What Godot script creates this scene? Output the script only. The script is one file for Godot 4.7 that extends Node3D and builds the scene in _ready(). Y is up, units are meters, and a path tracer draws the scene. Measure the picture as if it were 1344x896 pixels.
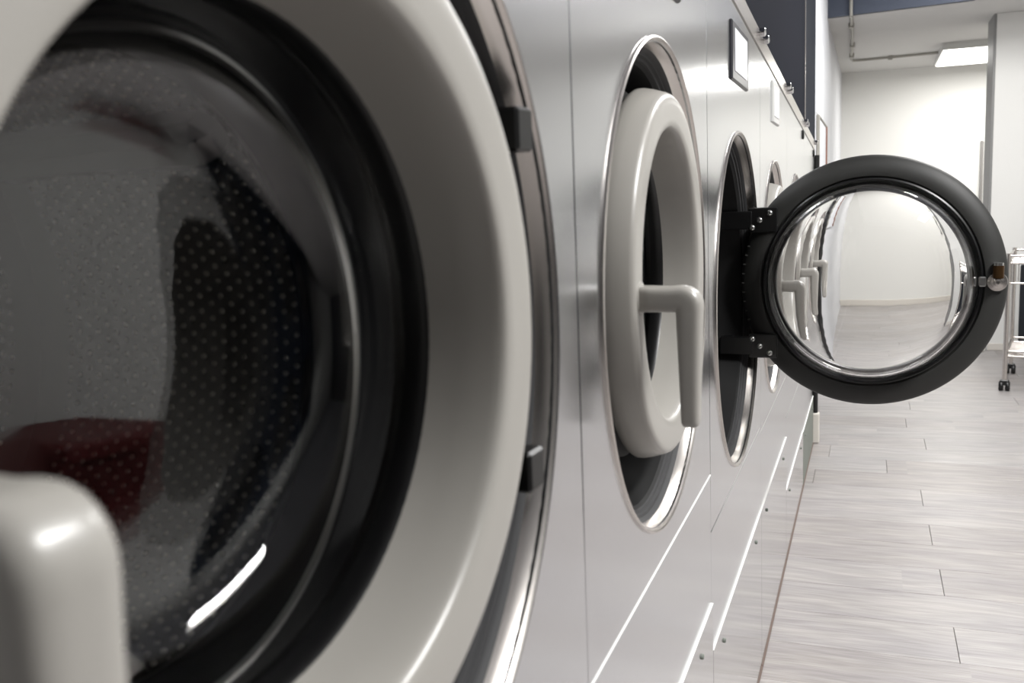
extends Node3D
# A row of built-in steel washing machines in a laundromat, seen along the row.
# Lengths are written in units of S metres: x = out from the machine fronts,
# h = height relative to the lens, t = distance down the row.
const S := 0.25
const FLOOR_H := -4.85
const TAU_N := 96

var org := Vector3.ZERO        # x, h, t of the thing being built
var M := {}
var used := {}

func W(x: float, h: float, t: float) -> Vector3:
	return Vector3(x * S, (h - FLOOR_H) * S, -t * S)

func L(x: float, h: float, t: float) -> Vector3:
	return Vector3((x - org.x) * S, (h - org.y) * S, -(t - org.z) * S)

# ---------------------------------------------------------------- setup
func setup_view() -> void:
	var cam := Camera3D.new()
	cam.name = "camera"
	add_child(cam)
	cam.keep_aspect = Camera3D.KEEP_HEIGHT
	cam.near = 0.01
	cam.far = 100.0
	cam.transform = Transform3D(Basis.from_euler(Vector3(-0.1426, 0.3623, -0.0391), EULER_ORDER_YXZ), W(1.0, 0.0, 0.0))
	var lens := CameraAttributesPhysical.new()
	lens.frustum_focal_length = 33.46
	lens.frustum_focus_distance = 2.15
	lens.exposure_aperture = 7.5
	lens.frustum_near = 0.01
	lens.frustum_far = 100.0
	cam.attributes = lens
	cam.fov = 39.46
	cam.current = true

	var env := Environment.new()
	env.background_mode = Environment.BG_COLOR
	env.background_color = Color(0, 0, 0)
	env.tonemap_mode = Environment.TONE_MAPPER_LINEAR
	env.tonemap_exposure = 1.09
	env.sdfgi_enabled = true
	env.ssao_enabled = true
	env.ssil_enabled = true
	var we := WorldEnvironment.new()
	we.name = "environment"
	we.environment = env
	add_child(we)

# ---------------------------------------------------------------- materials
func mat(c: Color, rough: float, metal := 0.0) -> StandardMaterial3D:
	var m := StandardMaterial3D.new()
	m.albedo_color = c
	m.roughness = rough
	m.metallic = metal
	return m

func noise(sd: int, freq: float, oct := 3) -> FastNoiseLite:
	var n := FastNoiseLite.new()
	n.seed = sd
	n.noise_type = FastNoiseLite.TYPE_SIMPLEX_SMOOTH
	n.frequency = freq
	n.fractal_octaves = oct
	return n

func tex(w: int, h: int, f: Callable) -> ImageTexture:
	var im := Image.create(w, h, false, Image.FORMAT_RGB8)
	for y in h:
		for x in w:
			im.set_pixel(x, y, f.call(x, y))
	return ImageTexture.create_from_image(im)

func wood_tex(sd: int, base: Color) -> ImageTexture:
	var a := noise(sd, 1.0, 4)
	var b := noise(sd + 7, 1.0, 3)
	var g := noise(sd + 19, 1.0, 2)
	return tex(512, 512, func(x: int, y: int) -> Color:
		var u := x / 512.0
		var v := y / 512.0
		var bend := b.get_noise_2d(u * 2.2, v * 1.6) * 0.035
		var streak := a.get_noise_2d(u * 3.0, (v + bend) * 26.0)
		var fine := g.get_noise_2d(u * 7.0, v * 210.0)
		var broad := b.get_noise_2d(u * 1.7 + 40.0, (v + bend) * 6.0)
		var k := 1.0 + streak * 0.10 + fine * 0.12 + broad * 0.07
		return Color(clampf(base.r * k, 0, 1), clampf(base.g * k, 0, 1), clampf(base.b * k * (1.0 - 0.015 * broad), 0, 1)))

func setup_materials() -> void:
	var brush_n := noise(3, 1.0, 3)
	var brush := tex(512, 512, func(x: int, y: int) -> Color:
		var k := 0.5 + 0.5 * brush_n.get_noise_2d(x * 0.9, y * 0.012)
		return Color(k, k, k))
	var steel := mat(Color(0.83, 0.835, 0.845), 1.0, 1.0)
	steel.roughness = 0.2
	steel.heightmap_enabled = true
	steel.heightmap_texture = brush
	steel.heightmap_scale = 0.004
	steel.uv1_scale = Vector3(2.0, 2.0, 1)
	M.steel = steel
	M.kick = mat(Color(0.77, 0.77, 0.775), 0.12, 1.0)
	M.polish = mat(Color(0.80, 0.78, 0.76), 0.27, 1.0)
	M.chrome = mat(Color(0.88, 0.88, 0.88), 0.08, 1.0)
	M.screw = mat(Color(0.75, 0.75, 0.74), 0.28, 1.0)
	M.brass = mat(Color(0.36, 0.27, 0.18), 0.4, 1.0)
	M.door = mat(Color(0.605, 0.593, 0.57), 0.38, 0.0)
	M.door.clearcoat_enabled = true
	M.door.clearcoat = 0.35
	M.door.clearcoat_roughness = 0.22
	M.door_dark = mat(Color(0.09, 0.09, 0.095), 0.35, 0.0)
	var pn := noise(11, 0.9, 2)
	var grain := tex(256, 256, func(_x: int, _y: int) -> Color:
		var k := 0.5 + 0.5 * pn.get_noise_2d(_x * 1.3, _y * 1.3)
		return Color(k, k, k))
	M.plastic = mat(Color(0.135, 0.135, 0.127), 0.55, 0.0)
	M.plastic.uv1_scale = Vector3(12, 24, 1)
	M.plastic.heightmap_enabled = true
	M.plastic.heightmap_texture = grain
	M.plastic.heightmap_scale = 0.01
	M.rubber = mat(Color(0.045, 0.045, 0.048), 0.36, 0.0)
	M.rubber_grey = mat(Color(0.20, 0.20, 0.205), 0.7, 0.0)
	M.tub_wall = mat(Color(0.03, 0.03, 0.032), 0.75)
	M.tub = mat(Color(0.10, 0.10, 0.11), 0.6, 0.0)
	M.black = mat(Color(0.03, 0.03, 0.032), 0.35, 0.0)
	M.drum = mat(Color(0.42, 0.41, 0.40), 0.38, 1.0)
	M.stud = mat(Color(0.86, 0.85, 0.82), 0.3, 1.0)
	var glass := StandardMaterial3D.new()
	glass.albedo_color = Color(1, 1, 1, 0.0)
	glass.roughness = 0.0
	glass.transparency = BaseMaterial3D.TRANSPARENCY_ALPHA
	glass.refraction_enabled = true
	glass.refraction_scale = 0.05
	M.glass = glass
	var pane := StandardMaterial3D.new()
	pane.albedo_color = Color(1, 1, 1, 0.03)
	pane.roughness = 0.02
	pane.transparency = BaseMaterial3D.TRANSPARENCY_ALPHA
	M.pane = pane
	M.wall = mat(Color(0.895, 0.893, 0.88), 0.75)
	M.slate = mat(Color(0.30, 0.325, 0.38), 0.7)
	M.wall_cool = mat(Color(0.84, 0.845, 0.86), 0.6)
	M.ceiling = mat(Color(0.80, 0.795, 0.785), 0.8)
	M.ceiling_high = mat(Color(0.80, 0.81, 0.84), 0.8)
	M.navy = mat(Color(0.135, 0.14, 0.165), 0.9)
	M.navy.metallic_specular = 0.1
	M.navy_deep = mat(Color(0.08, 0.10, 0.14), 0.8)
	M.navy_deep.metallic_specular = 0.25
	M.base = mat(Color(0.84, 0.82, 0.79), 0.6)
	M.pipe = mat(Color(0.62, 0.61, 0.58), 0.5)
	M.card = mat(Color(0.90, 0.90, 0.92), 0.35)
	M.strip = mat(Color(0.93, 0.93, 0.92), 0.4)  # near-white, painted highlight for the sheet edges
	M.seal = mat(Color(0.42, 0.36, 0.33), 0.7)
	M.column = mat(Color(0.52, 0.52, 0.515), 0.5)
	M.red = mat(Color(0.34, 0.07, 0.08), 0.5)
	M.frame_dark = mat(Color(0.16, 0.16, 0.18), 0.3)
	M.wood_frame = mat(Color(0.50, 0.33, 0.26), 0.5)
	M.grey_green = mat(Color(0.47, 0.49, 0.46), 0.6)
	M.concrete = mat(Color(0.55, 0.54, 0.53), 0.8)
	M.fixture = mat(Color(0.78, 0.78, 0.77), 0.5)
	var lamp := mat(Color(0.9, 0.9, 0.9), 0.5)
	lamp.emission_enabled = true
	lamp.emission = Color(1.0, 0.985, 0.95)
	lamp.emission_energy_multiplier = 6.0
	M.lamp = lamp
	M.wood = []
	for i in 3:
		var w := mat([Color(0.985, 0.98, 0.98), Color(1, 1, 1), Color(0.96, 0.95, 0.945)][i], 0.36)
		w.albedo_texture = wood_tex(101 + i * 13, Color(0.61, 0.595, 0.59))
		M.wood.append(w)

# ---------------------------------------------------------------- nodes
func numbered(n: String) -> String:
	if not used.has(n):
		used[n] = 0
		return n
	used[n] += 1
	return "%s_%03d" % [n, used[n]]

func thing(called: String, x: float, h: float, t: float, label: String, category: String, group := "") -> Node3D:
	var o := Node3D.new()
	o.name = numbered(called)
	add_child(o)
	o.position = W(x, h, t)
	org = Vector3(x, h, t)
	o.set_meta("label", label)
	o.set_meta("category", category)
	if group != "":
		o.set_meta("group", group)
	return o

func part(called: String, mesh: Mesh, m: Material, parent: Node, label := "") -> MeshInstance3D:
	var o := MeshInstance3D.new()
	o.name = called
	o.mesh = mesh
	o.material_override = m
	o.cast_shadow = GeometryInstance3D.SHADOW_CASTING_SETTING_ON
	parent.add_child(o, true)
	if label != "":
		o.set_meta("label", label)
	return o

func struct(called: String, mesh: Mesh, m: Material, label: String) -> MeshInstance3D:
	var o := part(called, mesh, m, self, label)
	o.set_meta("kind", "structure")
	o.position = W(org.x, org.y, org.z)
	return o

# ---------------------------------------------------------------- shapes
func tri(st: SurfaceTool, a: Vector3, b: Vector3, c: Vector3, n: Vector3) -> void:
	# clockwise seen from the side that n points to
	if (b - a).cross(c - a).dot(n) > 0.0:
		var k := b
		b = c
		c = k
	for p in [a, b, c]:
		st.set_normal(n)
		st.set_uv(Vector2(-p.z + p.x, p.y))
		st.add_vertex(p)

func quad(st: SurfaceTool, a: Vector3, b: Vector3, c: Vector3, d: Vector3, n: Vector3) -> void:
	tri(st, a, b, c, n)
	tri(st, a, c, d, n)

func fin(st: SurfaceTool) -> ArrayMesh:
	st.index()
	return st.commit()

func begin() -> SurfaceTool:
	var st := SurfaceTool.new()
	st.begin(Mesh.PRIMITIVE_TRIANGLES)
	return st

# chamfered box between two metre-space corners
func cbox_m(st: SurfaceTool, lo: Vector3, hi: Vector3, c: float) -> void:
	var ctr := (lo + hi) * 0.5
	var hf := (hi - lo) * 0.5
	hf = hf.abs()
	c = minf(c, minf(hf.x, minf(hf.y, hf.z)) * 0.95)
	for ax in 3:
		var u := (ax + 1) % 3
		var v := (ax + 2) % 3
		for s in [-1.0, 1.0]:
			var n := Vector3.ZERO
			n[ax] = s
			var q := []
			for e in [[-1, -1], [1, -1], [1, 1], [-1, 1]]:
				var p := ctr
				p[ax] += s * hf[ax]
				p[u] += e[0] * (hf[u] - c)
				p[v] += e[1] * (hf[v] - c)
				q.append(p)
			quad(st, q[0], q[1], q[2], q[3], n)
	if c <= 0.0:
		return
	for ax in 3:
		var u := (ax + 1) % 3
		var v := (ax + 2) % 3
		for su in [-1.0, 1.0]:
			for sv in [-1.0, 1.0]:
				var n := Vector3.ZERO
				n[u] = su
				n[v] = sv
				n = n.normalized()
				var q := []
				for e in [[-1, 0], [1, 0], [1, 1], [-1, 1]]:
					var p := ctr
					p[ax] += e[0] * (hf[ax] - c)
					p[u] += su * (hf[u] - (c if e[1] == 0 else 0.0))
					p[v] += sv * (hf[v] - (0.0 if e[1] == 0 else c))
					q.append(p)
				quad(st, q[0], q[1], q[2], q[3], n)
	for sx in [-1.0, 1.0]:
		for sy in [-1.0, 1.0]:
			for sz in [-1.0, 1.0]:
				var s := Vector3(sx, sy, sz)
				var a := ctr + s * (hf - Vector3(0, c, c))
				var b := ctr + s * (hf - Vector3(c, 0, c))
				var d := ctr + s * (hf - Vector3(c, c, 0))
				tri(st, a, b, d, s.normalized())

func box(x0: float, x1: float, h0: float, h1: float, t0: float, t1: float, c := 0.01) -> ArrayMesh:
	var st := begin()
	add_box(st, x0, x1, h0, h1, t0, t1, c)
	return fin(st)

func add_box(st: SurfaceTool, x0: float, x1: float, h0: float, h1: float, t0: float, t1: float, c := 0.01) -> void:
	var a := L(x0, h0, t0)
	var b := L(x1, h1, t1)
	cbox_m(st, Vector3(minf(a.x, b.x), minf(a.y, b.y), minf(a.z, b.z)), Vector3(maxf(a.x, b.x), maxf(a.y, b.y), maxf(a.z, b.z)), c * S)

# lathe round the local x axis; profile = [Vector2(radius, x)...] in metres; centre in metres
func add_lathe(st: SurfaceTool, prof: Array, ctr := Vector3.ZERO, seg := TAU_N, closed := false, crease := 0.75) -> void:
	var n := prof.size()
	var cnt := n if closed else n - 1
	var dirs := []
	for i in cnt:
		var d: Vector2 = (prof[(i + 1) % n] - prof[i])
		dirs.append(d.normalized())
	for i in cnt:
		var p0: Vector2 = prof[i]
		var p1: Vector2 = prof[(i + 1) % n]
		var d: Vector2 = dirs[i]
		var d0 := d
		var d1 := d
		if closed or i > 0:
			var e: Vector2 = dirs[(i - 1 + cnt) % cnt]
			if e.dot(d) > crease:
				d0 = (e + d).normalized()
		if closed or i < cnt - 1:
			var e: Vector2 = dirs[(i + 1) % cnt]
			if e.dot(d) > crease:
				d1 = (e + d).normalized()
		for k in seg:
			var a0 := TAU * k / seg
			var a1 := TAU * (k + 1) / seg
			var q := []
			for w in [[p0, d0, a0], [p1, d1, a0], [p1, d1, a1], [p0, d0, a1]]:
				var pr: Vector2 = w[0]
				var dd: Vector2 = w[1]
				var a: float = w[2]
				var rad := Vector3(0, sin(a), cos(a))
				# profile direction (dr, dx); normal = (dx, -dr)
				var nn := rad * dd.y + Vector3(-dd.x, 0, 0)
				q.append([ctr + rad * pr.x + Vector3(pr.y, 0, 0), nn, Vector2(a * 0.3, pr.x + pr.y)])
			for tr in [[0, 1, 2], [0, 2, 3]]:
				var A: Vector3 = q[tr[0]][0]
				var B: Vector3 = q[tr[1]][0]
				var C: Vector3 = q[tr[2]][0]
				var cr := (B - A).cross(C - A)
				if cr.length_squared() < 1e-20:
					continue
				var ord := [tr[0], tr[1], tr[2]]
				var avg: Vector3 = q[tr[0]][1] + q[tr[1]][1] + q[tr[2]][1]
				if cr.dot(avg) > 0.0:
					ord = [tr[0], tr[2], tr[1]]
				for o in ord:
					st.set_normal(q[o][1])
					st.set_uv(q[o][2])
					st.add_vertex(q[o][0])

func prof_of(a: Array, k: float, r_k := 1.0) -> Array:
	var o := []
	for p in a:
		o.append(Vector2(p[0] * k * r_k * S, p[1] * k * S))
	return o

func lathe(a: Array, k := 1.0, ctr := Vector3.ZERO, closed := false, seg := TAU_N) -> ArrayMesh:
	var st := begin()
	add_lathe(st, prof_of(a, k), ctr, seg, closed)
	return fin(st)

# tube along a list of metre-space points
func add_tube(st: SurfaceTool, pts: Array, r: float, seg := 10, rx := 0.0) -> void:
	var rings := []
	for i in pts.size():
		var d: Vector3
		if i == 0:
			d = pts[1] - pts[0]
		elif i == pts.size() - 1:
			d = pts[i] - pts[i - 1]
		else:
			d = (pts[i] - pts[i - 1]).normalized() + (pts[i + 1] - pts[i]).normalized()
		d = d.normalized()
		var up := Vector3(0, 0, 1) if absf(d.z) < 0.9 else Vector3(0, 1, 0)
		var u := up.cross(d).normalized()
		var v := d.cross(u).normalized()
		var ring := []
		for k in seg:
			var a := TAU * k / seg
			ring.append([pts[i] + (u * cos(a) + v * sin(a)) * r, u * cos(a) + v * sin(a)])
		rings.append(ring)
	for i in pts.size() - 1:
		for k in seg:
			var a: Array = rings[i][k]
			var b: Array = rings[i][(k + 1) % seg]
			var c: Array = rings[i + 1][(k + 1) % seg]
			var d: Array = rings[i + 1][k]
			for tr in [[a, b, c], [a, c, d]]:
				var cr: Vector3 = (tr[1][0] - tr[0][0]).cross(tr[2][0] - tr[0][0])
				var o := [0, 1, 2] if cr.dot(tr[0][1] + tr[1][1] + tr[2][1]) < 0.0 else [0, 2, 1]
				for j in o:
					st.set_normal(tr[j][1])
					st.set_uv(Vector2(0, 0))
					st.add_vertex(tr[j][0])
	for e in [0, pts.size() - 1]:
		var n: Vector3 = (pts[0] - pts[1]).normalized() if e == 0 else (pts[e] - pts[e - 1]).normalized()
		for k in seg:
			tri(st, pts[e], rings[e][k][0], rings[e][(k + 1) % seg][0], n)

func tube(pts: Array, r: float, seg := 10) -> ArrayMesh:
	var st := begin()
	add_tube(st, pts, r, seg)
	return fin(st)

# swept rounded bar with its own half sizes at each station: [pos, dir, half_a, half_b, axis_a]
func add_bar(st: SurfaceTool, stations: Array, seg := 20, pw := 3.2) -> void:
	var rings := []
	for s in stations:
		var pos: Vector3 = s[0]
		var dir: Vector3 = s[1].normalized()
		var v := Vector3(0, 0, 1)
		var u := v.cross(dir).normalized()
		var ring := []
		for k in seg:
			var a := TAU * k / seg
			var ca := cos(a)
			var sa := sin(a)
			var den := pow(pow(absf(ca), pw) + pow(absf(sa), pw), 1.0 / pw)
			ring.append(pos + u * (ca / den * s[2]) + v * (sa / den * s[3]))
		rings.append(ring)
	st.set_smooth_group(0)
	for i in rings.size() - 1:
		for k in seg:
			var a: Vector3 = rings[i][k]
			var b: Vector3 = rings[i][(k + 1) % seg]
			var c: Vector3 = rings[i + 1][(k + 1) % seg]
			var d: Vector3 = rings[i + 1][k]
			for p in [a, b, c, a, c, d]:
				st.set_uv(Vector2(0, 0))
				st.add_vertex(p)
	for e in [0, rings.size() - 1]:
		for k in seg:
			var a: Vector3 = stations[e][0]
			var b: Vector3 = rings[e][k]
			var c: Vector3 = rings[e][(k + 1) % seg]
			for p in ([a, c, b] if e == 0 else [a, b, c]):
				st.set_uv(Vector2(0, 0))
				st.add_vertex(p)

# ---------------------------------------------------------------- machine pieces
# front sheet with a round opening: corners given as [t, h] (counter-clockwise), opening centre and radius
func panel_with_hole(poly: Array, tc: float, hc: float, r: float, th: float) -> ArrayMesh:
	var st := begin()
	var c2 := Vector2(tc, hc)
	var pts := []
	var ins := []
	for q in poly:
		pts.append(Vector2(q[0], q[1]))
	var ch := 0.005
	for i in pts.size():
		var q: Vector2 = pts[i]
		var inx := q.x + (ch if q.x < tc else -ch)
		var iny := q.y + (ch if q.y < hc else -ch)
		ins.append(Vector2(inx, iny))
	var angs := []
	for k in 96:
		angs.append(TAU * k / 96.0)
	for q in ins:
		angs.append(fposmod((q - c2).angle(), TAU))
	angs.sort()
	var hit := func(a: float) -> Vector2:
		var d := Vector2(cos(a), sin(a))
		var best := Vector2.ZERO
		var bt := 1e9
		for i in ins.size():
			var p: Vector2 = ins[i]
			var e: Vector2 = ins[(i + 1) % ins.size()] - p
			var den := d.cross(e)
			if absf(den) < 1e-9:
				continue
			var s := (p - c2).cross(e) / den
			var w := (p - c2).cross(d) / den
			if s > 0.0 and w > -1e-5 and w < 1.00001 and s < bt:
				bt = s
				best = c2 + d * s
		return best
	var nx := Vector3(1, 0, 0)
	for k in angs.size():
		var a0: float = angs[k]
		var a1: float = angs[(k + 1) % angs.size()]
		if k == angs.size() - 1:
			a1 += TAU
		if a1 - a0 < 1e-6:
			continue
		var o0: Vector2 = hit.call(a0)
		var o1: Vector2 = hit.call(a1)
		var i0 := c2 + Vector2(cos(a0), sin(a0)) * r
		var i1 := c2 + Vector2(cos(a1), sin(a1)) * r
		quad(st, L(0, i0.y, i0.x), L(0, o0.y, o0.x), L(0, o1.y, o1.x), L(0, i1.y, i1.x), nx)
		var inward := Vector3(0, -sin((a0 + a1) / 2), cos((a0 + a1) / 2))
		quad(st, L(0, i0.y, i0.x), L(0, i1.y, i1.x), L(-th, i1.y, i1.x), L(-th, i0.y, i0.x), inward)
	for i in pts.size():
		var j := (i + 1) % pts.size()
		var a: Vector2 = ins[i]
		var b: Vector2 = ins[j]
		var c: Vector2 = pts[j]
		var d: Vector2 = pts[i]
		var e: Vector2 = (c - d).normalized()
		var on := Vector3(0, -e.x, -e.y)
		var mid := (c + d) * 0.5 - c2
		if on.y * mid.y - on.z * mid.x < 0.0:
			on = -on
		quad(st, L(0, a.y, a.x), L(0, b.y, b.x), L(-ch, c.y, c.x), L(-ch, d.y, d.x), (nx + on).normalized())
		quad(st, L(-ch, c.y, c.x), L(-ch, d.y, d.x), L(-th, d.y, d.x), L(-th, c.y, c.x), on)
	return fin(st)

func screw_mesh(r: float, depth: float) -> ArrayMesh:
	# domed head with a slot ring, axis along +x, metres
	var st := begin()
	add_lathe(st, [Vector2(r, 0), Vector2(r, depth * 0.45), Vector2(r * 0.8, depth * 0.85), Vector2(r * 0.45, depth), Vector2(r * 0.4, depth * 0.6), Vector2(0.0001, depth * 0.55)], Vector3.ZERO, 14)
	return fin(st)

const RING := [[0.95, -0.14], [0.99, -0.13], [1.0, -0.115], [1.0, -0.09], [0.992, -0.05], [0.972, 0.014], [0.964, 0.030], [0.952, 0.040], [0.935, 0.044], [0.90, 0.044], [0.835, 0.044], [0.80, 0.041], [0.788, 0.033], [0.781, 0.018], [0.775, 0.0], [0.758, -0.09], [0.742, -0.175], [0.738, -0.19], [0.742, -0.21], [0.80, -0.22]]
const BACK := [[0.742, -0.20], [0.745, -0.235], [0.77, -0.245], [0.795, -0.25], [0.80, -0.285], [0.806, -0.292], [0.815, -0.282], [0.82, -0.272], [0.826, -0.295], [0.838, -0.311], [0.865, -0.315], [0.925, -0.302], [0.974, -0.276], [0.99, -0.26], [1.0, -0.244], [1.002, -0.225], [0.985, -0.205], [0.975, -0.19], [0.965, -0.135]]

func glass_profile() -> Array:
	var o := []
	var n := 18
	for i in n + 1:
		var a := PI / 2 * i / n
		o.append([0.775 * pow(cos(a), 0.46) if i < n else 0.0, -0.30 - 0.31 * pow(sin(a), 0.8)])
	for i in n + 1:
		var a := PI / 2 * (n - i) / n
		o.append([0.748 * pow(cos(a), 0.46) if i > 0 else 0.0, -0.272 - 0.31 * pow(sin(a), 0.8)])
	o.append([0.747, -0.25])
	o.append([0.786, -0.25])
	o.append([0.79, -0.262])
	o.append([0.79, -0.288])
	o.reverse()
	return o

func make_door(parent: Node, at: Vector3, turn: float, k: float, open_view := false) -> MeshInstance3D:
	var st := begin()
	add_lathe(st, prof_of(RING, k), Vector3.ZERO, 128)
	var d := part("door", fin(st), M.door, parent, "grey ring-shaped door")
	d.position = L(at.x, at.y, at.z)
	d.rotation.y = turn
	var u := k * S
	part("backing_ring", lathe(BACK, k, Vector3.ZERO, false, 128), M.plastic if open_view else M.plastic, d, "black plastic backing ring")
	part("seal", lathe([[0.828, -0.268], [0.823, -0.304], [0.811, -0.312], [0.80, -0.306], [0.793, -0.285], [0.795, -0.255]], k, Vector3.ZERO, false, 128), M.rubber, d, "black rubber seal")
	part("inner_seal", lathe([[0.748, -0.170], [0.740, -0.178], [0.734, -0.20], [0.732, -0.225], [0.736, -0.25], [0.76, -0.252]], k), M.rubber, d, "glossy black inner seal")
	part("glass", lathe(glass_profile(), k, Vector3.ZERO, true, 128), M.glass, d, "clear bowl-shaped glass")
	# handle: a post that leaves the ring and turns down into a grip
	var hs := begin()
	var y0 := -0.04
	var z := 0.85
	var sts := []
	sts.append([Vector3(0.02, y0, z) * u, Vector3(1, 0, 0), 0.062 * u, 0.07 * u])
	sts.append([Vector3(0.10, y0, z) * u, Vector3(1, 0, 0), 0.06 * u, 0.068 * u])
	sts.append([Vector3(0.18, y0 - 0.002, z) * u, Vector3(1, -0.05, 0), 0.06 * u, 0.068 * u])
	for i in 7:
		var a := (i + 0.5) / 7.0 * PI / 2
		var bulge := 0.007 * sin(2.0 * a)
		sts.append([(Vector3(0.215 + 0.055 * sin(a), y0 - 0.055 * (1.0 - cos(a)), z) + Vector3(sin(a), cos(a), 0) * bulge) * u, Vector3(cos(a), -sin(a), 0), (0.06 + bulge * 0.8) * u, 0.07 * u])
	for i in 8:
		var f := (i + 1) / 8.0
		sts.append([Vector3(0.27 + 0.0 * f, y0 - 0.055 - 0.51 * f, z) * u, Vector3(0.0, -1, 0), lerpf(0.06, 0.043, f) * u, lerpf(0.07, 0.055, f) * u])
	var last: Vector3 = sts[-1][0]
	for i in 4:
		var a := (i + 1) / 4.0 * PI / 2 * 0.97
		sts.append([last + Vector3(0, -0.035 * sin(a), 0) * u, Vector3(0, -1, 0), 0.043 * cos(a * 0.82) * u, 0.055 * cos(a * 0.82) * u])
	add_bar(hs, sts, 32, 3.6)
	hs.index()
	hs.generate_normals()
	part("handle", hs.commit(), M.door, d, "grey L-shaped handle")
	part("handle_base", lathe([[0.0, 0.050], [0.074, 0.050], [0.080, 0.047], [0.082, 0.04]], k, Vector3(0, y0, z) * u, false, 32), M.door, d)
	# hinges on the far side
	for s in [1.0, -1.0]:
		var hp := begin()
		cbox_m(hp, Vector3(-0.337, s * 0.52 - 0.10, -0.93) * u, Vector3(-0.305, s * 0.52 + 0.10, -0.70) * u, 0.008 * u)
		cbox_m(hp, Vector3(-0.342, s * 0.52 - 0.075, -1.17) * u, Vector3(-0.295, s * 0.52 + 0.075, -0.90) * u, 0.008 * u)
		cbox_m(hp, Vector3(-0.32, s * 0.52 - 0.065, -1.17) * u, Vector3(-0.03, s * 0.52 + 0.065, -1.06) * u, 0.01 * u)
		var hinge := part("hinge", fin(hp), M.black, d, "black hinge bracket")
		for q in [[0.055, -0.76], [0.0, -0.84], [-0.06, -0.90]]:
			var sc := part("screw", screw_mesh(0.024 * u, 0.022 * u), M.screw, hinge, "steel screw")
			sc.position = Vector3(-0.337, s * (0.52 + q[0]), q[1]) * u
			sc.rotation.y = PI
	# moulded ribs between the hinges
	for i in 9:
		var a := deg_to_rad(-18.0 + i * 4.5)
		var rb := begin()
		cbox_m(rb, Vector3(-0.006, -0.006, -0.035) * u, Vector3(0.006, 0.006, 0.035) * u, 0.002 * u)
		var r := part("rib", fin(rb), M.plastic, d)
		r.position = Vector3(-0.272, 0.96 * sin(a), -0.96 * cos(a)) * u
		r.rotation.x = a
	# latch on the free side
	var lt := begin()
	add_lathe(lt, prof_of([[0.0, 0.0], [0.07, 0.0], [0.075, 0.012], [0.07, 0.03], [0.05, 0.034], [0.048, 0.05], [0.03, 0.055], [0.026, 0.085], [0.012, 0.088], [0.010, 0.07], [0.0, 0.07]], k), Vector3.ZERO, 24)
	var latch := part("latch", fin(lt), M.polish, d, "chrome latch bolt")
	latch.position = Vector3(-0.300, 0.0, 0.915) * u
	latch.rotation.y = PI
	part("latch_pin", tube([Vector3(0.035, 0.03, -0.005) * u, Vector3(0.035, 0.125, -0.005) * u], 0.040 * u, 16), M.brass, latch, "brass latch pin")
	var cap := begin()
	add_tube(cap, [Vector3(0.035, 0.122, -0.005) * u, Vector3(0.035, 0.145, -0.005) * u], 0.036 * u, 16)
	part("pin_cap", fin(cap), M.screw, latch)
	var blk := begin()
	cbox_m(blk, Vector3(-0.02, -0.035, 0.075) * u, Vector3(0.04, 0.04, 0.125) * u, 0.008 * u)
	part("latch_block", fin(blk), M.screw, latch, "small steel block")
	return d

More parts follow.
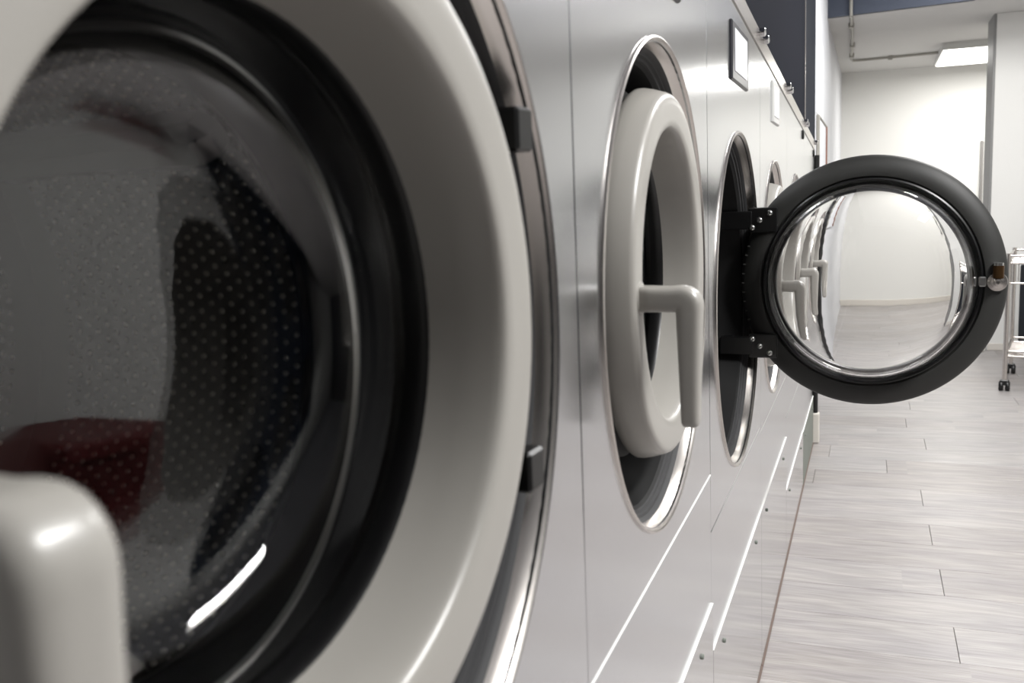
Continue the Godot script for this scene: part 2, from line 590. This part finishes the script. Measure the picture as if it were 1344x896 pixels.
# a machine between t0 and t1; g groove height, hem height of the kick panel
func machine(p: Dictionary) -> Node3D:
	var t0: float = p.t0 + 0.003
	var t1: float = p.t1 - 0.003
	var tc: float = p.tc
	var hc: float = p.hc
	var r: float = p.r
	var k := r / 1.25
	var root := thing("washing_machine", 0.0, FLOOR_H, tc, p.label, "washing machine", "washing machines in the built-in row")
	var top := func(t: float) -> float: return 1.53 - 0.06 * (t - 9.55)
	var groove: float = p.groove
	var hem: float = p.hem
	# sheet metal
	part("front_panel", panel_with_hole([[t0, groove + 0.008], [t1, groove + 0.008], [t1, top.call(t1) - 0.185], [t0, top.call(t0) - 0.185]], tc, hc, r * 0.985, 0.05), M.steel, root, "brushed steel front with round opening")
	var proud: float = p.get("proud", 0.0)
	part("lower_panel", box(-0.05, proud, hem + 0.008, groove + 0.004, t0, t1, 0.006), M.steel, root, "brushed steel lower front")
	part("kick_panel", box(-0.05, 0.010, FLOOR_H + 0.025, hem + 0.004, t0, t1, 0.012), p.get("kick", M.kick), root, "steel kick panel")
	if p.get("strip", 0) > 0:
		part("edge_glint", box(-0.04, proud + 0.004, groove - 0.004, groove + 0.006, t0, t1, 0.002), M.strip, root, "thin white line painted as the glint along the groove edge")  # white colour stands in for the bevel catching light
	part("hem_glint", box(-0.04, 0.014, hem - 0.002, hem + 0.005, t0, t1, 0.002), M.strip, root, "thin white line painted as light caught on the hem")  # highlight of the folded edge, put into the colour
	part("base_seal", box(-0.04, 0.022, FLOOR_H, FLOOR_H + 0.03, t0, t1, 0.008), M.seal, root, "thin brownish sealant line at the floor")
	part("plinth", box(-2.8, -0.06, FLOOR_H, FLOOR_H + 0.12, t0 + 0.02, t1 - 0.02, 0.01), M.black, root)
	part("cabinet", cabinet(t0, t1, hc, r), M.tub, root)
	# strip along the top edge, bolted at the joints
	var rs := begin()
	var a0: float = top.call(t0)
	var a1: float = top.call(t1)
	var c := [L(-0.07, a0 - 0.18, t0), L(-0.07, a1 - 0.18, t1), L(-0.07, a1, t1), L(-0.07, a0, t0), L(0.012, a0 - 0.18, t0), L(0.012, a1 - 0.18, t1), L(0.012, a1 - 0.02, t1), L(0.012, a0 - 0.02, t0), L(-0.01, a1, t1), L(-0.01, a0, t0)]
	quad(rs, c[4], c[5], c[6], c[7], Vector3(1, 0, 0))
	quad(rs, c[7], c[6], c[8], c[9], Vector3(0.7, 0.7, 0))
	quad(rs, c[9], c[8], c[2], c[3], Vector3(0, 1, 0))
	quad(rs, c[0], c[1], c[5], c[4], Vector3(0, -1, 0))
	quad(rs, c[0], c[4], c[7], c[9], Vector3(0, 0, 1))
	tri(rs, c[0], c[9], c[3], Vector3(0, 0, 1))
	quad(rs, c[1], c[5], c[6], c[8], Vector3(0, 0, -1))
	tri(rs, c[1], c[8], c[2], Vector3(0, 0, -1))
	quad(rs, c[0], c[1], c[2], c[3], Vector3(-1, 0, 0))
	var strip := part("top_strip", fin(rs), M.polish, root, "bright steel strip along the top edge")
	for tt in [t0 + 0.16, t1 - 0.16]:
		var b := part("bolt", lathe([[0.042, 0.0], [0.042, 0.05], [0.03, 0.06], [0.0, 0.06]], 1.0, Vector3.ZERO, false, 8), M.chrome, strip, "steel bolt head")
		b.position = L(0.012, top.call(tt) - 0.05, tt)
	# kick panel screws
	for f in [0.16, 0.84]:
		var sc := part("screw", screw_mesh(0.019 * S, 0.015 * S), M.grey_green, root, "small dark screw")
		sc.position = L(0.010, hem - 0.16, lerpf(t0, t1, f))
	# opening
	var ctr := L(0, hc, tc)
	var tr := begin()
	add_lathe(tr, prof_of([[1.262, 0.0], [1.259, 0.012], [1.25, 0.016], [1.24, 0.010], [1.214, -0.05], [1.208, -0.065]], k), ctr, 128)
	part("trim_ring", fin(tr), M.polish, root, "bright bevelled steel trim ring")
	var sl := begin()
	add_lathe(sl, prof_of([[1.212, -0.058], [1.196, -0.072], [1.192, -0.085], [1.178, -0.088], [1.174, -0.102], [1.158, -0.106], [1.154, -0.12]], k), ctr, 128)
	part("sleeve", fin(sl), M.rubber_grey, root, "dark grey stepped rubber sleeve")
	var tw := begin()
	add_lathe(tw, prof_of([[1.156, -0.115], [1.14, -0.13], [1.13, -0.30], [1.12, -0.56]], k), ctr, 96)
	part("tub_wall", fin(tw), M.tub_wall, root, "black wall behind the opening")
	var tb := begin()
	add_lathe(tb, prof_of([[1.12, -0.54], [1.0, -0.60], [0.90, -0.62], [0.875, -0.60], [0.865, -0.54], [0.845, -0.515], [0.81, -0.515], [0.785, -0.55], [0.78, -0.70]], k), ctr, 96)
	part("tub_gasket", fin(tb), M.rubber, root, "black rubber tub gasket")
	var cl := begin()
	add_lathe(cl, prof_of([[0.816, -0.512], [0.806, -0.500], [0.794, -0.500], [0.788, -0.514]], k), ctr, 96)
	part("clamp_ring", fin(cl), M.screw, root, "thin steel clamp ring of the gasket")
	var dr := begin()
	add_lathe(dr, prof_of([[0.765, -0.66], [0.785, -0.70], [0.83, -0.72], [1.02, -0.80], [1.06, -0.86], [1.06, -1.95], [1.02, -2.05], [0.9, -2.08], [0.0, -2.0]], k), ctr, 96)
	var drum := part("drum", fin(dr), M.drum, root, "perforated steel drum")
	if p.get("studs", false):
		var mm := MultiMesh.new()
		mm.transform_format = MultiMesh.TRANSFORM_3D
		var sp := SphereMesh.new()
		sp.radius = 0.0125 * S
		sp.height = 0.014 * S
		sp.radial_segments = 10
		sp.rings = 5
		mm.mesh = sp
		var tf := []
		var rows := 24
		for i in rows:
			var n := 120
			for j in n:
				var a := TAU * (j + 0.5 * (i % 2)) / n
				var rad := Vector3(0, sin(a), cos(a))
				var pos := ctr + rad * (1.058 * k * S) + Vector3(-(0.90 + i * 0.045) * k * S, 0, 0)
				tf.append(Transform3D(Basis(Quaternion(Vector3.UP, rad)), pos))
		for i in 18:
			var rr := 0.03 + i * 0.055
			var n := maxi(3, int(TAU * rr / 0.055))
			for j in n:
				var a := TAU * (j + 0.37 * i) / n
				var xx := lerpf(-2.0, -2.08, rr / 0.9)
				tf.append(Transform3D(Basis(Quaternion(Vector3.UP, Vector3.RIGHT)), ctr + Vector3(xx * k, rr * k * sin(a), rr * k * cos(a)) * S))
		mm.instance_count = tf.size()
		for i in tf.size():
			mm.set_instance_transform(i, tf[i])
		var mi := MultiMeshInstance3D.new()
		mi.name = "perforations"
		mi.multimesh = mm
		mi.material_override = M.stud
		mi.set_meta("kind", "stuff")
		drum.add_child(mi)
		# lifter fins
		for i in 3:
			var a := TAU * i / 3.0 + 0.35
			var lf := begin()
			cbox_m(lf, Vector3(-1.9, -0.09, -0.12) * k * S, Vector3(-0.92, 0.09, 0.06) * k * S, 0.05 * k * S)
			var l := part("lifter", fin(lf), M.drum, drum)
			l.position = ctr + Vector3(0, sin(a), cos(a)) * 1.0 * k * S
			l.rotation.x = -a
	# program chart in its dark frame
	if p.has("chart"):
		var ch: float = p.chart
		var w: float = p.get("chart_w", 0.5)
		var fr := part("chart_frame", box(-0.02, 0.02, ch - 0.22, ch + 0.22, tc - w, tc + w, 0.012), M.fixture if p.get("washed_out_chart", false) else M.frame_dark, root, "chart frame")  # pale version has the washing-out glare put into its colour
		part("chart", box(0.0, 0.026, ch - 0.15, ch + 0.17, tc - w + 0.13, tc + w - 0.13, 0.004), M.card, fr, "white programme chart")
	if p.get("stop", false):
		var kb := part("lock_knob", lathe([[0.07, 0.0], [0.07, 0.02], [0.06, 0.028], [0.0, 0.03]], 1.0, Vector3.ZERO, false, 20), M.black, root, "black knob")
		kb.position = L(0, top.call(t1) - 0.25, t1 - 0.4)
	var da: Array = p.door
	make_door(root, Vector3(da[0], da[1], da[2]), da[3], da[4], p.get("open", false))
	return root

func cabinet(t0: float, t1: float, hc: float, r: float) -> ArrayMesh:
	var st := begin()
	add_box(st, -2.75, -2.70, FLOOR_H + 0.12, 0.80, t0, t1, 0.0)
	add_box(st, -2.72, -0.06, FLOOR_H + 0.12, 0.80, t0, t0 + 0.03, 0.0)
	add_box(st, -2.72, -0.06, FLOOR_H + 0.12, 0.80, t1 - 0.03, t1, 0.0)
	add_box(st, -2.72, -0.06, 0.76, 0.80, t0 + 0.03, t1 - 0.03, 0.0)
	return fin(st)

# ---------------------------------------------------------------- room
func ceiling_light(x0: float, x1: float, h: float, t0: float, t1: float, energy: float, label: String) -> void:
	var o := thing("ceiling_light", (x0 + x1) / 2, h, (t0 + t1) / 2, label, "ceiling light", "flat ceiling lights")
	var st := begin()
	add_box(st, x0, x1, h - 0.05, h, t0, t1, 0.01)
	add_box(st, x0, x1, h - 0.24, h - 0.05, t0, t0 + 0.06, 0.01)
	add_box(st, x0, x1, h - 0.24, h - 0.05, t1 - 0.06, t1, 0.01)
	add_box(st, x0, x0 + 0.06, h - 0.24, h - 0.05, t0 + 0.06, t1 - 0.06, 0.01)
	add_box(st, x1 - 0.06, x1, h - 0.24, h - 0.05, t0 + 0.06, t1 - 0.06, 0.01)
	part("frame", fin(st), M.fixture, o, "pale metal frame")
	part("diffuser", box(x0 + 0.06, x1 - 0.06, h - 0.28, h - 0.22, t0 + 0.06, t1 - 0.06, 0.02), M.lamp, o, "glowing white diffuser")
	var l := AreaLight3D.new()
	l.name = "light"
	l.area_size = Vector2((x1 - x0 - 0.12) * S, (t1 - t0 - 0.12) * S)
	l.light_energy = energy
	l.light_color = Color(1.0, 0.998, 0.995)
	l.area_normalize_energy = true
	l.area_range = 30.0
	l.shadow_enabled = true
	l.rotation.x = -PI / 2
	l.position = L((x0 + x1) / 2, h - 0.30, (t0 + t1) / 2)
	o.add_child(l)

func build_room() -> void:
	org = Vector3(0, FLOOR_H, 0)
	var z0 := -14.0
	var z1 := 43.0
	var xr := 14.0
	# floor: slab with planks laid across the aisle
	var slab := struct("floor", box(-3.3, xr + 0.3, FLOOR_H - 0.5, FLOOR_H - 0.03, z0 - 0.3, z1 + 0.3, 0.0), M.concrete, "pale grey wood-look plank floor")
	var rng := RandomNumberGenerator.new()
	rng.seed = 77
	var pw := 0.875
	var len_p := 4.8
	var row := 0
	var t := 10.2 - pw * 14
	while t < z1 - 0.01:
		var te := minf(t + pw, z1)
		var idx := int(round((t - 10.2) / pw))
		var first := (1.90 if posmod(idx, 2) == 0 else 4.35) + rng.randf_range(-0.08, 0.08)
		if posmod(idx, 2) == 0:
			first = 1.93 - 0.035 * (t - 10.2) / 1.75 + (0.0 if t < 17 else rng.randf_range(-0.6, 0.9))
		else:
			first = 4.4 + rng.randf_range(-0.5, 0.8)
		var x := first - len_p * 2
		while x < xr:
			var xa := maxf(x, -0.30)
			var xb := minf(x + len_p, xr)
			if xb - xa > 0.1:
				var pl := part("plank", plank_mesh(xa, xb, t, te, rng.randf(), rng.randf()), M.wood[rng.randi() % 3], slab)
				pl.position = Vector3.ZERO
			x += len_p
		t += pw
		row += 1
	var near_end := 10.2 - pw * 14
	part("floor_sheet", box(-0.3, xr, FLOOR_H - 0.03, FLOOR_H, z0, near_end, 0.0), M.wood[1], slab)
	# walls
	struct("wall_far", box(-0.5, xr + 0.3, FLOOR_H, 6.5, z1, z1 + 0.4, 0.0), M.wall, "plain off-white far wall")
	struct("baseboard_far", box(-0.19, xr, FLOOR_H, FLOOR_H + 0.26, z1 - 0.05, z1, 0.01), M.base, "pale baseboard of far wall")
	struct("wall_right", box(xr, xr + 0.3, FLOOR_H, 6.5, z0, z1, 0.0), M.wall, "off-white side wall")
	struct("wall_near", box(-3.3, xr + 0.3, FLOOR_H, 6.5, z0 - 0.3, z0, 0.0), M.navy, "dark slate wall behind the viewpoint")
	struct("wall_partition", box(4.30, xr, FLOOR_H, 4.85, 31.3, 32.8, 0.01), M.wall, "white wall with a grey end at right")
	struct("trim_2", box(4.23, 4.30, FLOOR_H, 4.85, 31.28, 32.8, 0.01), M.column, "grey strip on the end of the white wall")
	struct("baseboard_right", box(4.32, xr, FLOOR_H, FLOOR_H + 0.2, 31.25, 31.3, 0.01), M.base, "pale baseboard under the white wall")
	struct("wall_left", box(-0.55, -0.2, FLOOR_H, 6.5, 23.0, z1, 0.0), M.wall_cool, "pale side wall beyond the machines")
	struct("wall_left_recess", box(-0.55, -0.2, FLOOR_H, 6.5, 19.25, 23.0, 0.0), M.navy_deep, "dark blue strip of side wall")
	struct("wall_left_recess", box(-0.55, -0.2, 0.92, 6.5, 17.7, 19.25, 0.0), M.navy_deep, "dark blue side wall above the last machine")
	struct("wall_left_bulkhead", box(-0.55, -0.1, 0.86, 6.5, z0, 17.7, 0.01), M.navy, "dark slate wall above the machines")
	struct("trim_1", box(-0.12, -0.085, 1.0, 6.5, 17.68, 17.74, 0.005), M.polish, "bright metal edge strip of dark wall")
	struct("wall_back", box(-3.3, -2.95, FLOOR_H, 0.86, z0, 19.4, 0.0), M.navy_deep, "wall behind the machines")
	struct("wall_return", box(-2.95, -0.55, FLOOR_H, 0.86, 19.25, 19.45, 0.0), M.navy_deep, "wall return beside the last machine")
	# ceilings
	struct("ceiling", box(-3.3, xr + 0.3, 6.5, 6.8, z0 - 0.3, 29.3, 0.0), M.ceiling_high, "high ceiling of the main room")
	struct("ceiling_soffit", prism([[-0.5, 29.35], [xr + 0.3, 27.35], [xr + 0.3, z1 + 0.4], [-0.5, z1 + 0.4]], 4.85, 5.2), M.ceiling, "lower off-white ceiling")
	struct("wall_bulkhead", prism([[-0.5, 29.2], [3.5, 28.6459], [3.5, 28.8459], [-0.5, 29.4]], 4.85, 6.5), M.slate, "dark slate bulkhead where ceiling drops")
	struct("wall_bulkhead_pale", prism([[3.5, 28.6459], [xr + 0.3, 27.2], [xr + 0.3, 27.4], [3.5, 28.8459]], 4.85, 6.5), M.ceiling, "pale bulkhead right of the dark one")

func prism(poly: Array, h0: float, h1: float) -> ArrayMesh:
	var st := begin()
	var n := poly.size()
	for i in n:
		var a: Array = poly[i]
		var b: Array = poly[(i + 1) % n]
		var d := L(b[0], h0, b[1]) - L(a[0], h0, a[1])
		var nn := Vector3(-d.z, 0, d.x).normalized()
		quad(st, L(a[0], h0, a[1]), L(b[0], h0, b[1]), L(b[0], h1, b[1]), L(a[0], h1, a[1]), nn)
	for i in range(1, n - 1):
		tri(st, L(poly[0][0], h0, poly[0][1]), L(poly[i][0], h0, poly[i][1]), L(poly[i + 1][0], h0, poly[i + 1][1]), Vector3.DOWN)
		tri(st, L(poly[0][0], h1, poly[0][1]), L(poly[i][0], h1, poly[i][1]), L(poly[i + 1][0], h1, poly[i + 1][1]), Vector3.UP)
	return fin(st)

func plank_mesh(xa: float, xb: float, ta: float, tb: float, ru: float, rv: float) -> ArrayMesh:
	var g := 0.0025
	var b := 0.004
	var st := begin()
	var hi := FLOOR_H
	var lo := FLOOR_H - 0.03
	var o := [[xa + g, ta + g], [xb - g, ta + g], [xb - g, tb - g], [xa + g, tb - g]]
	var i := [[xa + g + b, ta + g + b], [xb - g - b, ta + g + b], [xb - g - b, tb - g - b], [xa + g + b, tb - g - b]]
	var put := func(q: Array, n: Vector3) -> void:
		for tr in [[0, 1, 2], [0, 2, 3]]:
			var ord: Array = tr
			if (q[tr[1]] - q[tr[0]]).cross(q[tr[2]] - q[tr[0]]).dot(n) > 0.0:
				ord = [tr[0], tr[2], tr[1]]
			for e in ord:
				var p: Vector3 = q[e]
				st.set_normal(n)
				st.set_uv(Vector2(p.x / (4.8 * S) + ru, -p.z / (0.875 * 4 * S) + rv))
				st.add_vertex(p)
	put.call([L(i[0][0], hi, i[0][1]), L(i[1][0], hi, i[1][1]), L(i[2][0], hi, i[2][1]), L(i[3][0], hi, i[3][1])], Vector3.UP)
	for k in 4:
		var j := (k + 1) % 4
		var n: Vector3 = [Vector3(0, 0, 1), Vector3(1, 0, 0), Vector3(0, 0, -1), Vector3(-1, 0, 0)][k]
		put.call([L(i[k][0], hi, i[k][1]), L(i[j][0], hi, i[j][1]), L(o[j][0], hi - b, o[j][1]), L(o[k][0], hi - b, o[k][1])], (n + Vector3.UP).normalized())
		put.call([L(o[k][0], hi - b, o[k][1]), L(o[j][0], hi - b, o[j][1]), L(o[j][0], lo, o[j][1]), L(o[k][0], lo, o[k][1])], n)
	return fin(st)

func build_details() -> void:
	# conduit to the far light
	var o := thing("ceiling_conduit", 0.4, 4.85, 29.0, "thin grey conduit running across the lower ceiling to the light", "conduit")
	part("conduit", tube([L(0.42, 6.45, 29.0), L(0.42, 4.80, 29.0)], 0.045 * S), M.pipe, o)
	var run := [L(0.42, 4.80, 29.05), L(0.38, 4.79, 33.0), L(0.26, 4.79, 38.2), L(0.30, 4.79, 38.6), L(0.5, 4.79, 38.7), L(3.2, 4.79, 38.4)]
	part("conduit", tube(run, 0.045 * S), M.pipe, o)
	for q in [[0.36, 34.5], [0.30, 37.0], [1.6, 38.58], [0.40, 30.5]]:
		part("clip", box(q[0] - 0.08, q[0] + 0.08, 4.70, 4.85, q[1] - 0.08, q[1] + 0.08, 0.02), M.pipe, o)
	o = thing("wall_conduit", 5.1, 0.3, 42.9, "grey vertical trunking on the far wall beside the white column", "trunking")
	part("trunking", box(5.08, 5.19, -0.9, 1.8, 42.85, 43.0, 0.02), M.concrete, o)
	# things on the left wall
	o = thing("poster", -0.19, 1.77, 24.8, "plain white poster high on the pale side wall", "poster")
	part("sheet", box(-0.20, -0.18, 1.82, 3.65, 23.2, 26.3, 0.004), M.card, o)
	o = thing("notice_board", -0.19, -0.6, 25.8, "framed notice board with reddish wooden edge on side wall", "notice board")
	part("panel", box(-0.20, -0.15, -0.6, 1.72, 23.6, 27.4, 0.01), M.wall_cool, o)
	part("frame", box(-0.20, -0.12, -0.6, 1.78, 27.4, 27.75, 0.02), M.wood_frame, o, "reddish brown wooden edge")
	part("frame", box(-0.20, -0.12, -0.6, 1.78, 23.45, 23.6, 0.02), M.pipe, o)
	part("frame", box(-0.20, -0.12, 1.72, 1.78, 23.6, 27.4, 0.02), M.pipe, o)
	# pipe and block by the end of the row
	o = thing("drain_pipe", 0.02, FLOOR_H, 19.12, "black upright drain pipe at the end of the machine row", "pipe")
	part("pipe", tube([L(0.02, FLOOR_H + 0.6, 19.12), L(0.02, 0.7, 19.12)], 0.07 * S, 14), M.black, o)
	part("foot", box(-0.1, 0.12, FLOOR_H, FLOOR_H + 0.6, 19.02, 19.22, 0.02), M.base, o, "pale foot block")
	# wire trolley
	wire_trolley()
	# dark cabinet by the right wall
	o = thing("dark_cabinet", 6.0, FLOOR_H, 30.4, "dark blue cabinet against the white wall behind the wire trolley", "cabinet")
	part("body", box(5.12, 7.5, FLOOR_H + 0.25, -2.3, 29.6, 31.2, 0.03), M.navy_deep, o)
	part("plinth", box(5.2, 7.4, FLOOR_H, FLOOR_H + 0.25, 29.7, 31.2, 0.02), M.base, o)
	part("door_panel", box(5.2, 6.28, FLOOR_H + 0.35, -2.4, 29.55, 29.62, 0.02), M.navy_deep, o)
	part("door_panel", box(6.32, 7.42, FLOOR_H + 0.35, -2.4, 29.55, 29.62, 0.02), M.navy_deep, o)

func added_dryer(t0: float, label: String) -> void:  # unseen, added so the nearest glass mirrors a darker room
	var x0 := 10.4
	var t1 := t0 + 3.14
	var tc := (t0 + t1) / 2
	var o := thing("added_tumble_dryer", 12.2, FLOOR_H, tc, label, "added_dryer", "dark dryers added across the aisle")
	part("body", box(x0, 13.95, FLOOR_H + 0.2, 2.6, t0, t1, 0.04), M.navy_deep, o)
	part("plinth", box(x0 + 0.1, 13.9, FLOOR_H, FLOOR_H + 0.2, t0 + 0.05, t1 - 0.05, 0.02), M.black, o)
	for hh in [-2.6, 0.9]:
		var d := part("door", lathe([[1.15, 0.0], [1.15, 0.09], [1.08, 0.12], [0.85, 0.12], [0.80, 0.06], [0.0, 0.05]], 1.0, Vector3.ZERO, false, 48), M.door_dark, o, "round dark door")
		d.position = L(x0, hh, tc)
		d.rotation.y = PI
		var h := part("handle", box(-0.12, -0.02, -0.3, 0.3, -0.06, 0.06, 0.02), M.screw, d)
		h.mesh = fin_handle()

func fin_handle() -> ArrayMesh:
	var st := begin()
	cbox_m(st, Vector3(0.10, -0.30, 0.90) * S, Vector3(0.20, 0.30, 1.02) * S, 0.02 * S)
	return fin(st)

func bench() -> void:
	var o := thing("bench", 12.9, FLOOR_H, 11.0, "low dark red bench across the aisle, mirrored faintly in the nearest glass", "bench")
	part("seat", box(12.0, 13.8, FLOOR_H + 1.1, FLOOR_H + 1.4, 10.2, 11.8, 0.06), M.red, o, "dark red seat")
	part("apron", box(12.1, 13.7, FLOOR_H + 0.7, FLOOR_H + 1.1, 10.3, 11.7, 0.03), M.red, o, "dark red apron")
	for q in [[12.1, 10.3], [13.5, 10.3], [12.1, 11.5], [13.5, 11.5]]:
		part("leg", box(q[0], q[0] + 0.15, FLOOR_H, FLOOR_H + 0.75, q[1], q[1] + 0.15, 0.02), M.black, o)

func wire_trolley() -> void:
	var xa := 4.05
	var xb := 7.2
	var ta := 25.0
	var tb := 27.4
	var o := thing("wire_trolley", xa, FLOOR_H, ta, "chrome wire trolley on casters at the right edge", "trolley")
	o.rotation.y = deg_to_rad(-10.0)
	for q in [[xa, ta], [xb, ta], [xb, tb], [xa, tb]]:
		part("post", tube([L(q[0], FLOOR_H + 0.24, q[1]), L(q[0], -1.58, q[1])], 0.055 * S, 12), M.polish, o)
		var w := begin()
		add_lathe(w, [Vector2(0.0001, -0.05 * S), Vector2(0.10 * S, -0.05 * S), Vector2(0.115 * S, -0.03 * S), Vector2(0.115 * S, 0.03 * S), Vector2(0.10 * S, 0.05 * S), Vector2(0.0001, 0.05 * S)], Vector3(-0.07 * S, 0, 0), 20)
		add_lathe(w, [Vector2(0.0001, -0.05 * S), Vector2(0.10 * S, -0.05 * S), Vector2(0.115 * S, -0.03 * S), Vector2(0.115 * S, 0.03 * S), Vector2(0.10 * S, 0.05 * S), Vector2(0.0001, 0.05 * S)], Vector3(0.07 * S, 0, 0), 20)
		cbox_m(w, Vector3(-0.10, 0.02, -0.07) * S, Vector3(0.10, 0.15, 0.07) * S, 0.02 * S)
		var ca := part("caster", fin(w), M.black, o, "black twin-wheel caster")
		ca.position = L(q[0], FLOOR_H + 0.115, q[1])
	# baskets: rails, zigzag and hanging wires
	for lv in [-1.64, -3.9]:
		var hs := [lv, lv - 0.17] if lv > -2 else [lv, lv - 0.12]
		for hh in hs:
			for e in [[xa, ta, xb, ta], [xb, ta, xb, tb], [xb, tb, xa, tb], [xa, tb, xa, ta]]:
				part("rail", tube([L(e[0], hh, e[1]), L(e[2], hh, e[3])], 0.028 * S, 8), M.polish, o)
		var zz := []
		var n := 30
		for i in n + 1:
			zz.append(L(lerpf(xa, xb, float(i) / n), hs[0] if i % 2 == 0 else hs[1], ta))
		part("zigzag_wire", tube(zz, 0.018 * S, 6), M.polish, o)
		for i in 14:
			var tt := lerpf(ta, tb, (i + 0.5) / 14.0)
			part("shelf_wire", tube([L(xa, hs[1] - 0.01, tt), L(xb, hs[1] - 0.01, tt)], 0.014 * S, 6), M.polish, o)
	for i in 22:
		var x := lerpf(xa, xb, (i + 0.5) / 22.0)
		part("basket_wire", tube([L(x, -1.81, ta), L(x, -2.28, ta)], 0.012 * S, 6), M.polish, o)
	part("rail", tube([L(xa, -2.28, ta), L(xb, -2.28, ta)], 0.025 * S, 8), M.polish, o)
	part("brace", tube([L(xa, -3.86, ta), L(xa + 0.55, -4.12, ta + 0.2), L(xb, -4.12, ta + 0.2)], 0.045 * S, 8), M.polish, o)

# ---------------------------------------------------------------- scene
func _ready() -> void:
	setup_view()
	setup_materials()
	build_room()
	var E := 5.0
	ceiling_light(3.2, 7.2, 4.85, 36.4, 40.8, E * 0.55, "glowing ceiling light on the lower ceiling near far wall")
	ceiling_light(6.2, 7.6, 6.5, 2.0, 7.0, E * 2.35, "ceiling light above the aisle beside the open door")
	ceiling_light(3.6, 5.0, 6.5, 13.0, 18.0, E * 1.05, "ceiling light above the aisle beyond the open door")
	ceiling_light(3.6, 5.0, 6.5, 21.5, 26.5, E * 0.9, "ceiling light above the aisle before the dark bulkhead")
	var list := [
		{"t0": -6.25, "t1": -3.05, "tc": -4.7, "hc": -0.35, "r": 1.25, "groove": -1.88, "hem": -2.8, "door": [0.04, -0.35, -4.7, 0.0, 1.0], "label": "washing machine farthest behind the viewpoint, mirrored in the open door glass"},
		{"t0": -3.05, "t1": 0.15, "tc": -1.5, "hc": -0.35, "r": 1.25, "groove": -1.88, "hem": -2.8, "door": [0.04, -0.35, -1.5, 0.0, 1.0], "label": "washing machine just behind the viewpoint, mirrored in the open door glass"},
		{"t0": 0.15, "t1": 3.33, "tc": 1.80, "hc": -0.37, "r": 1.26, "groove": -1.88, "hem": -2.8, "door": [-0.025, -0.30, 1.605, -0.085, 1.0], "studs": true, "chart": 1.27, "label": "nearest washing machine, its big blurred round door filling the left side"},
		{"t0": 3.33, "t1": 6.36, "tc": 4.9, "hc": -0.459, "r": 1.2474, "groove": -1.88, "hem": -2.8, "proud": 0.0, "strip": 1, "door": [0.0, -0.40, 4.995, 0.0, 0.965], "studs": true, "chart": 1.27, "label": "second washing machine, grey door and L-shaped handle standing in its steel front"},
		{"t0": 6.36, "t1": 9.55, "tc": 7.975, "hc": -0.852, "r": 1.355, "groove": -2.29, "hem": -3.15, "door": [0.996, -0.803, 9.31, 1.561, 1.112], "open": true, "studs": true, "chart": 1.09, "label": "steel washing machine with its round door swung wide open into the aisle"},
		{"t0": 9.55, "t1": 12.62, "tc": 11.05, "hc": -0.925, "r": 1.29, "groove": -2.35, "hem": -3.15, "door": [0.03, -0.9, 11.05, 0.0, 1.03], "chart": 0.98, "chart_w": 0.38, "washed_out_chart": true, "label": "washing machine right behind the open door, its opening partly hidden by it"},
		{"t0": 12.62, "t1": 16.0, "tc": 14.2, "hc": -1.02, "r": 1.29, "groove": -2.9, "hem": -3.87, "door": [0.0, -1.0, 14.2, 0.0, 1.03], "stop": true, "label": "second washing machine beyond the open door, mostly hidden by it"},
		{"t0": 16.0, "t1": 19.0, "tc": 17.5, "hc": -1.1, "r": 1.25, "groove": -3.0, "hem": -3.9, "door": [0.0, -1.1, 17.5, 0.0, 1.0], "stop": true, "kick": M.grey_green, "label": "last washing machine at the far end of the row"},
	]
	for p in list:
		machine(p)
	var order := ["nearest", "second", "last"]
	for i in 3:
		added_dryer(-2.2 + i * 3.2, "dark unit with round doors, put in across the aisle to darken reflections, %s from the viewpoint" % order[i])
	bench()
	build_details()
